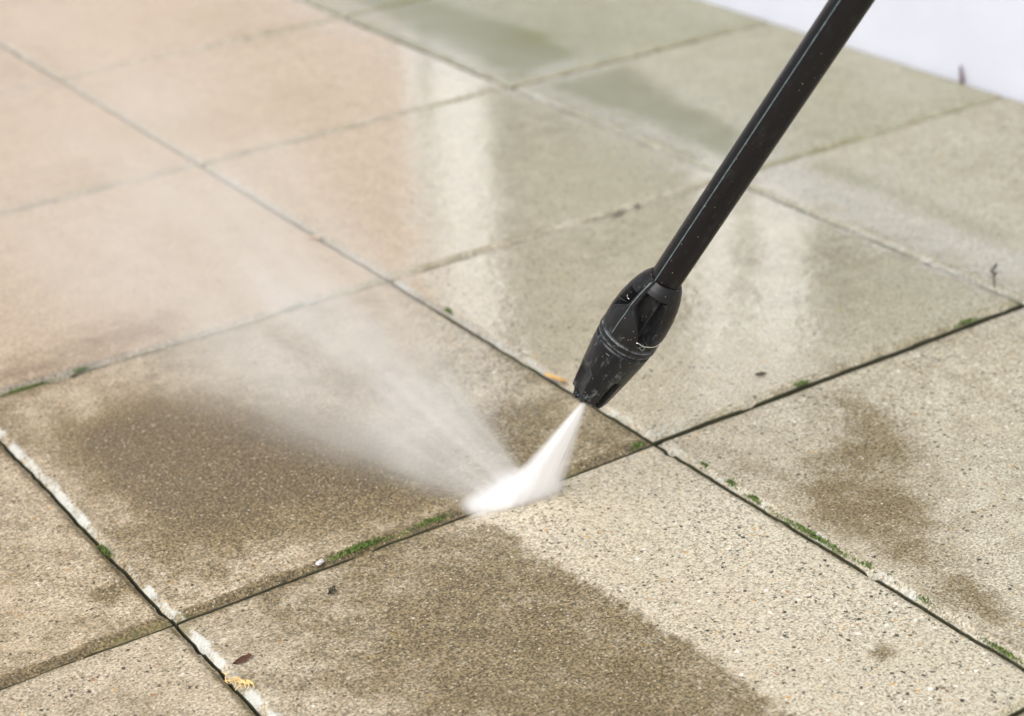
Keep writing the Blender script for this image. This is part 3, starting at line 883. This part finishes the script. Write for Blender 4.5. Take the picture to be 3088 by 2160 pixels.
MOSS = [
 (0.1447, 0.0045, 0.026, 0.0050, 0.0030, 700, "largest bright green moss cushion, in the joint left of the water jet", 0),
 (0.2014, 0.0045, 0.020, 0.0040, 0.0015, 260, "small dark moss patch in the joint close to where the jet strikes", 0),
 (0.3851, 0.0030, 0.007, 0.0040, 0.0025, 160, "small olive moss tuft at the slab corner right of the jet", 0),
 (0.5503, 0.0030, 0.009, 0.0035, 0.0035, 170, "little moss tuft midway along the wide joint right of the nozzle", 0),
 (0.7339, 0.0030, 0.014, 0.0040, 0.0035, 240, "moss tuft far along the wide joint near the right picture edge", 0),
 (0.4060, -0.0530, 0.007, 0.0035, 0.0025, 130, "topmost moss speck on the joint bordering the clean strip", H),
 (0.4042, -0.0863, 0.007, 0.0035, 0.0030, 150, "second moss speck down the joint bordering the clean strip", H),
 (0.4023, -0.1136, 0.007, 0.0030, 0.0035, 150, "dark moss tuft between the moss specks and the long green line", H),
 (0.4022, -0.1800, 0.042, 0.0042, 0.0020, 620, "long green line of moss along the joint bordering the clean strip", H),
 (0.4049, -0.2282, 0.009, 0.0035, 0.0020, 140, "pale moss tuft just below the long green line", H),
 (0.4045, -0.2831, 0.008, 0.0035, 0.0020, 120, "sparse moss tuft on the whitish edge above the brown spot", H),
 (0.4019, -0.3516, 0.018, 0.0030, 0.0020, 220, "moss strip in the joint at the lower right picture edge", H),
 (-0.0007, 0.1126, 0.010, 0.0040, 0.0025, 200, "bright green moss tuft in the white edged joint at lower left", H),
 (0.0500, 0.3985, 0.030, 0.0030, 0.0020, 420, "moss line in the joint at the left picture edge", 0),
 (0.0993, 0.4015, 0.010, 0.0035, 0.0025, 160, "bright moss tuft right of the moss line at the left edge", 0),
 (0.3020, 0.3994, 0.012, 0.0035, 0.0020, 150, "faint moss tuft in the joint behind the mist", 0),
 (0.4054, 0.3051, 0.010, 0.0040, 0.0025, 160, "moss tuft on the joint right behind the mist", H),
]
for i, (x, y, al, sp, hh, ct, lab, an) in enumerate(MOSS):
    moss("moss_tuft", x, y, al, sp, hh, ct, lab, 100 + i, an)

# ------------------------------------------------------------------ litter on the slabs
M_STRAW = simple_mat("dry_straw", (0.62, 0.44, 0.19), 0.6, 0.35, 120)
M_BARK = simple_mat("dark_leaf", (0.075, 0.028, 0.012), 0.55, 0.4, 150)
M_CHIP = simple_mat("orange_wood_chip", (0.50, 0.31, 0.10), 0.6, 0.3, 150)
M_PETAL = simple_mat("faded_petal", (0.52, 0.36, 0.24), 0.6, 0.3, 150)
M_STONE = simple_mat("white_pebble", (0.50, 0.50, 0.50), 0.6, 0.2, 200)
M_DARK = simple_mat("dark_litter", (0.045, 0.035, 0.022), 0.7, 0.4, 150)
M_GREY = simple_mat("grey_chip", (0.13, 0.11, 0.10), 0.6, 0.3, 100)

def strands(name, x, y, spread, count, ln, rad, mat, label, cat, seed, z=0.002, ang=None):
    r = random.Random(seed); w = MB()
    for i in range(count):
        a = r.uniform(0, math.pi) if ang is None else r.gauss(ang, 0.6)
        cx, cy = r.gauss(0, spread * .45), r.gauss(0, spread * .45)
        if ang is not None:
            k = r.gauss(0, spread * .6); cx, cy = cx * .5 + math.cos(ang) * k, cy * .5 + math.sin(ang) * k
        L = ln * r.uniform(.45, 1.1); bend = r.uniform(-.5, .5)
        pts = []
        for u in np.linspace(-.5, .5, 5):
            aa = a + bend * u * 2
            pts.append((cx + math.cos(aa) * L * u, cy + math.sin(aa) * L * u, z + r.uniform(0, .0015) + (.002 * (1 - 4 * u * u)) * r.random()))
        w.tube(pts, [rad * .5, rad, rad * 1.1, rad, rad * .4], 6)
    o = w.build(name, mat, None, loc=(x, y, 0))
    return tag(o, label, cat)
strands("straw_clump", 0.0035, -0.0915, 0.0075, 26, 0.012, 0.00042, M_STRAW, "little clump of pale yellow straw on the white joint edge at lower left", "straw", 3, 0.0006, ang=-1.1)
strands("twig", 0.1001, -0.0364, 0.003, 7, 0.011, 0.0005, M_DARK, "small dark brown twig on the dirty slab in front of the jet", "twig", 4, 0.0008, ang=0.35)
def flake(name, x, y, L, W_, hgt, mat, label, cat, ang, seed):
    """a curled, tapered flake with real thickness"""
    r = random.Random(seed)
    nu, nv = 12, 6
    v, f = [], []
    for side_ in (1, -1):
        for i in range(nu):
            u = i / (nu - 1) * 2 - 1
            wd = W_ * (1 - abs(u) ** 2.2) ** .6 * (1 + .15 * math.sin(5 * u + seed)) + W_ * .06
            for j in range(nv):
                t = j / (nv - 1) * 2 - 1
                zz = hgt * (.5 + .5 * t * t + .25 * u * u) + .0003 * math.sin(9 * u + 4 * t + seed) + side_ * 0.00022
                v.append((u * L / 2 + .06 * L * t * t, t * wd / 2 + .1 * W_ * math.sin(3 * u), zz))
    nn = nu * nv
    for i in range(nu - 1):
        for j in range(nv - 1):
            q = (i * nv + j, (i + 1) * nv + j, (i + 1) * nv + j + 1, i * nv + j + 1)
            f.append(q); f.append(tuple(nn + k for k in reversed(q)))
    bd = [i * nv for i in range(nu)] + [(nu - 1) * nv + j for j in range(1, nv)] + [i * nv + nv - 1 for i in range(nu - 2, -1, -1)] + [j for j in range(nv - 2, 0, -1)]
    for k in range(len(bd)):
        p, q = bd[k], bd[(k + 1) % len(bd)]
        f.append((q, p, nn + p, nn + q))
    o = mesh_obj(name, v, f, mat, loc=(x, y, 0.0006)); o.rotation_euler = (0, 0, ang)
    return tag(o, label, cat)
flake("leaf_fragment", 0.0150, -0.0716, 0.0135, 0.0048, 0.0012, M_BARK, "dark reddish brown leaf fragment beside the straw clump", "leaf", 0.1, 2)
flake("wood_chip", 0.4000, 0.1310, 0.024, 0.0050, 0.0015, M_CHIP, "orange yellow wood chip in the joint left of the nozzle tip", "wood chip", 1.75, 5)
flake("dry_petal", 0.3934, 0.5307, 0.014, 0.0050, 0.0008, M_PETAL, "tiny faded orange flake behind the mist", "flake", -0.4, 6)
flake("dark_litter_bit", 0.5330, 0.0333, 0.009, 0.0040, 0.0014, M_DARK, "small brown crumb on the wet slab right of the nozzle", "litter", -0.5, 7)
flake("grey_chip", 0.6530, 0.3887, 0.016, 0.0055, 0.0016, M_GREY, "longer dark grey chip lying on the joint left of the lance", "chip", 0.02, 8)
flake("grey_chip", 0.6807, 0.3930, 0.008, 0.0050, 0.0014, M_GREY, "shorter grey chip on the joint, nearer the lance", "chip", 0.9, 9)
pb = bmesh.new(); bmesh.ops.create_icosphere(pb, subdivisions=3, radius=1.0)
rr = random.Random(5)
for vtx in pb.verts:
    c = vtx.co; k = 1 + .22 * math.sin(3.1 * c.x + 1) * math.cos(2.7 * c.y) + .12 * math.sin(6 * c.z + 4 * c.x)
    vtx.co = Vector((c.x * .0040 * k, c.y * .0020 * k, c.z * .0016 * k))
me = bpy.data.meshes.new("pebble"); pb.to_mesh(me); pb.free(); me.materials.append(M_STONE)
me.polygons.foreach_set('use_smooth', [True] * len(me.polygons))
peb = link(bpy.data.objects.new("pebble", me)); peb.location = (0.1121, 0.0030, 0.0002); peb.rotation_euler = (0, 0, .3)
tag(peb, "whitish pebble stuck in the joint left of the large moss cushion", "pebble")
# sprig in the far joint and a dry stem against the wall
sp = empty("weed_sprig", (0.806, 0.0400, -0.002)); tag(sp, "thin dark sprig standing in the joint near the right edge", "weed")
w = MB(); w.tube([(0, 0, 0), (.001, .002, .008), (-.001, .003, .016), (-.003, .004, .022)], [.0007, .0006, .0005, .0003], 6)
w.build("stem", M_DARK, sp)
for k, (lx, lz) in enumerate(((0.004, .010), (-.004, .014), (.003, .018))):
    v = [(0, .002, lz - .002), (lx * .5, .004, lz + .001), (lx * 1.4, .002, lz + .004), (lx * .5, .000, lz + .003)]
    v += [(a_, b2 + .0005, c_) for a_, b2, c_ in v]
    mesh_obj("leaf", v, [(0, 1, 2, 3), (7, 6, 5, 4), (0, 4, 5, 1), (1, 5, 6, 2), (2, 6, 7, 3), (3, 7, 4, 0)], M_DARK, sp)
M_STEM = simple_mat("dry_stem", (0.10, 0.045, 0.06), 0.7, 0.3, 100)
w = MB(); w.tube([(0, 0, -.002), (-.001, .001, .008), (.000, .003, .014), (-.001, .004, .020)], [.0026, .0022, .0018, .0010], 8)
st = w.build("dead_twig", M_STEM, None, loc=(1.194, 0.460, 0)); tag(st, "short dark reddish twig standing against the foot of the white wall", "twig")
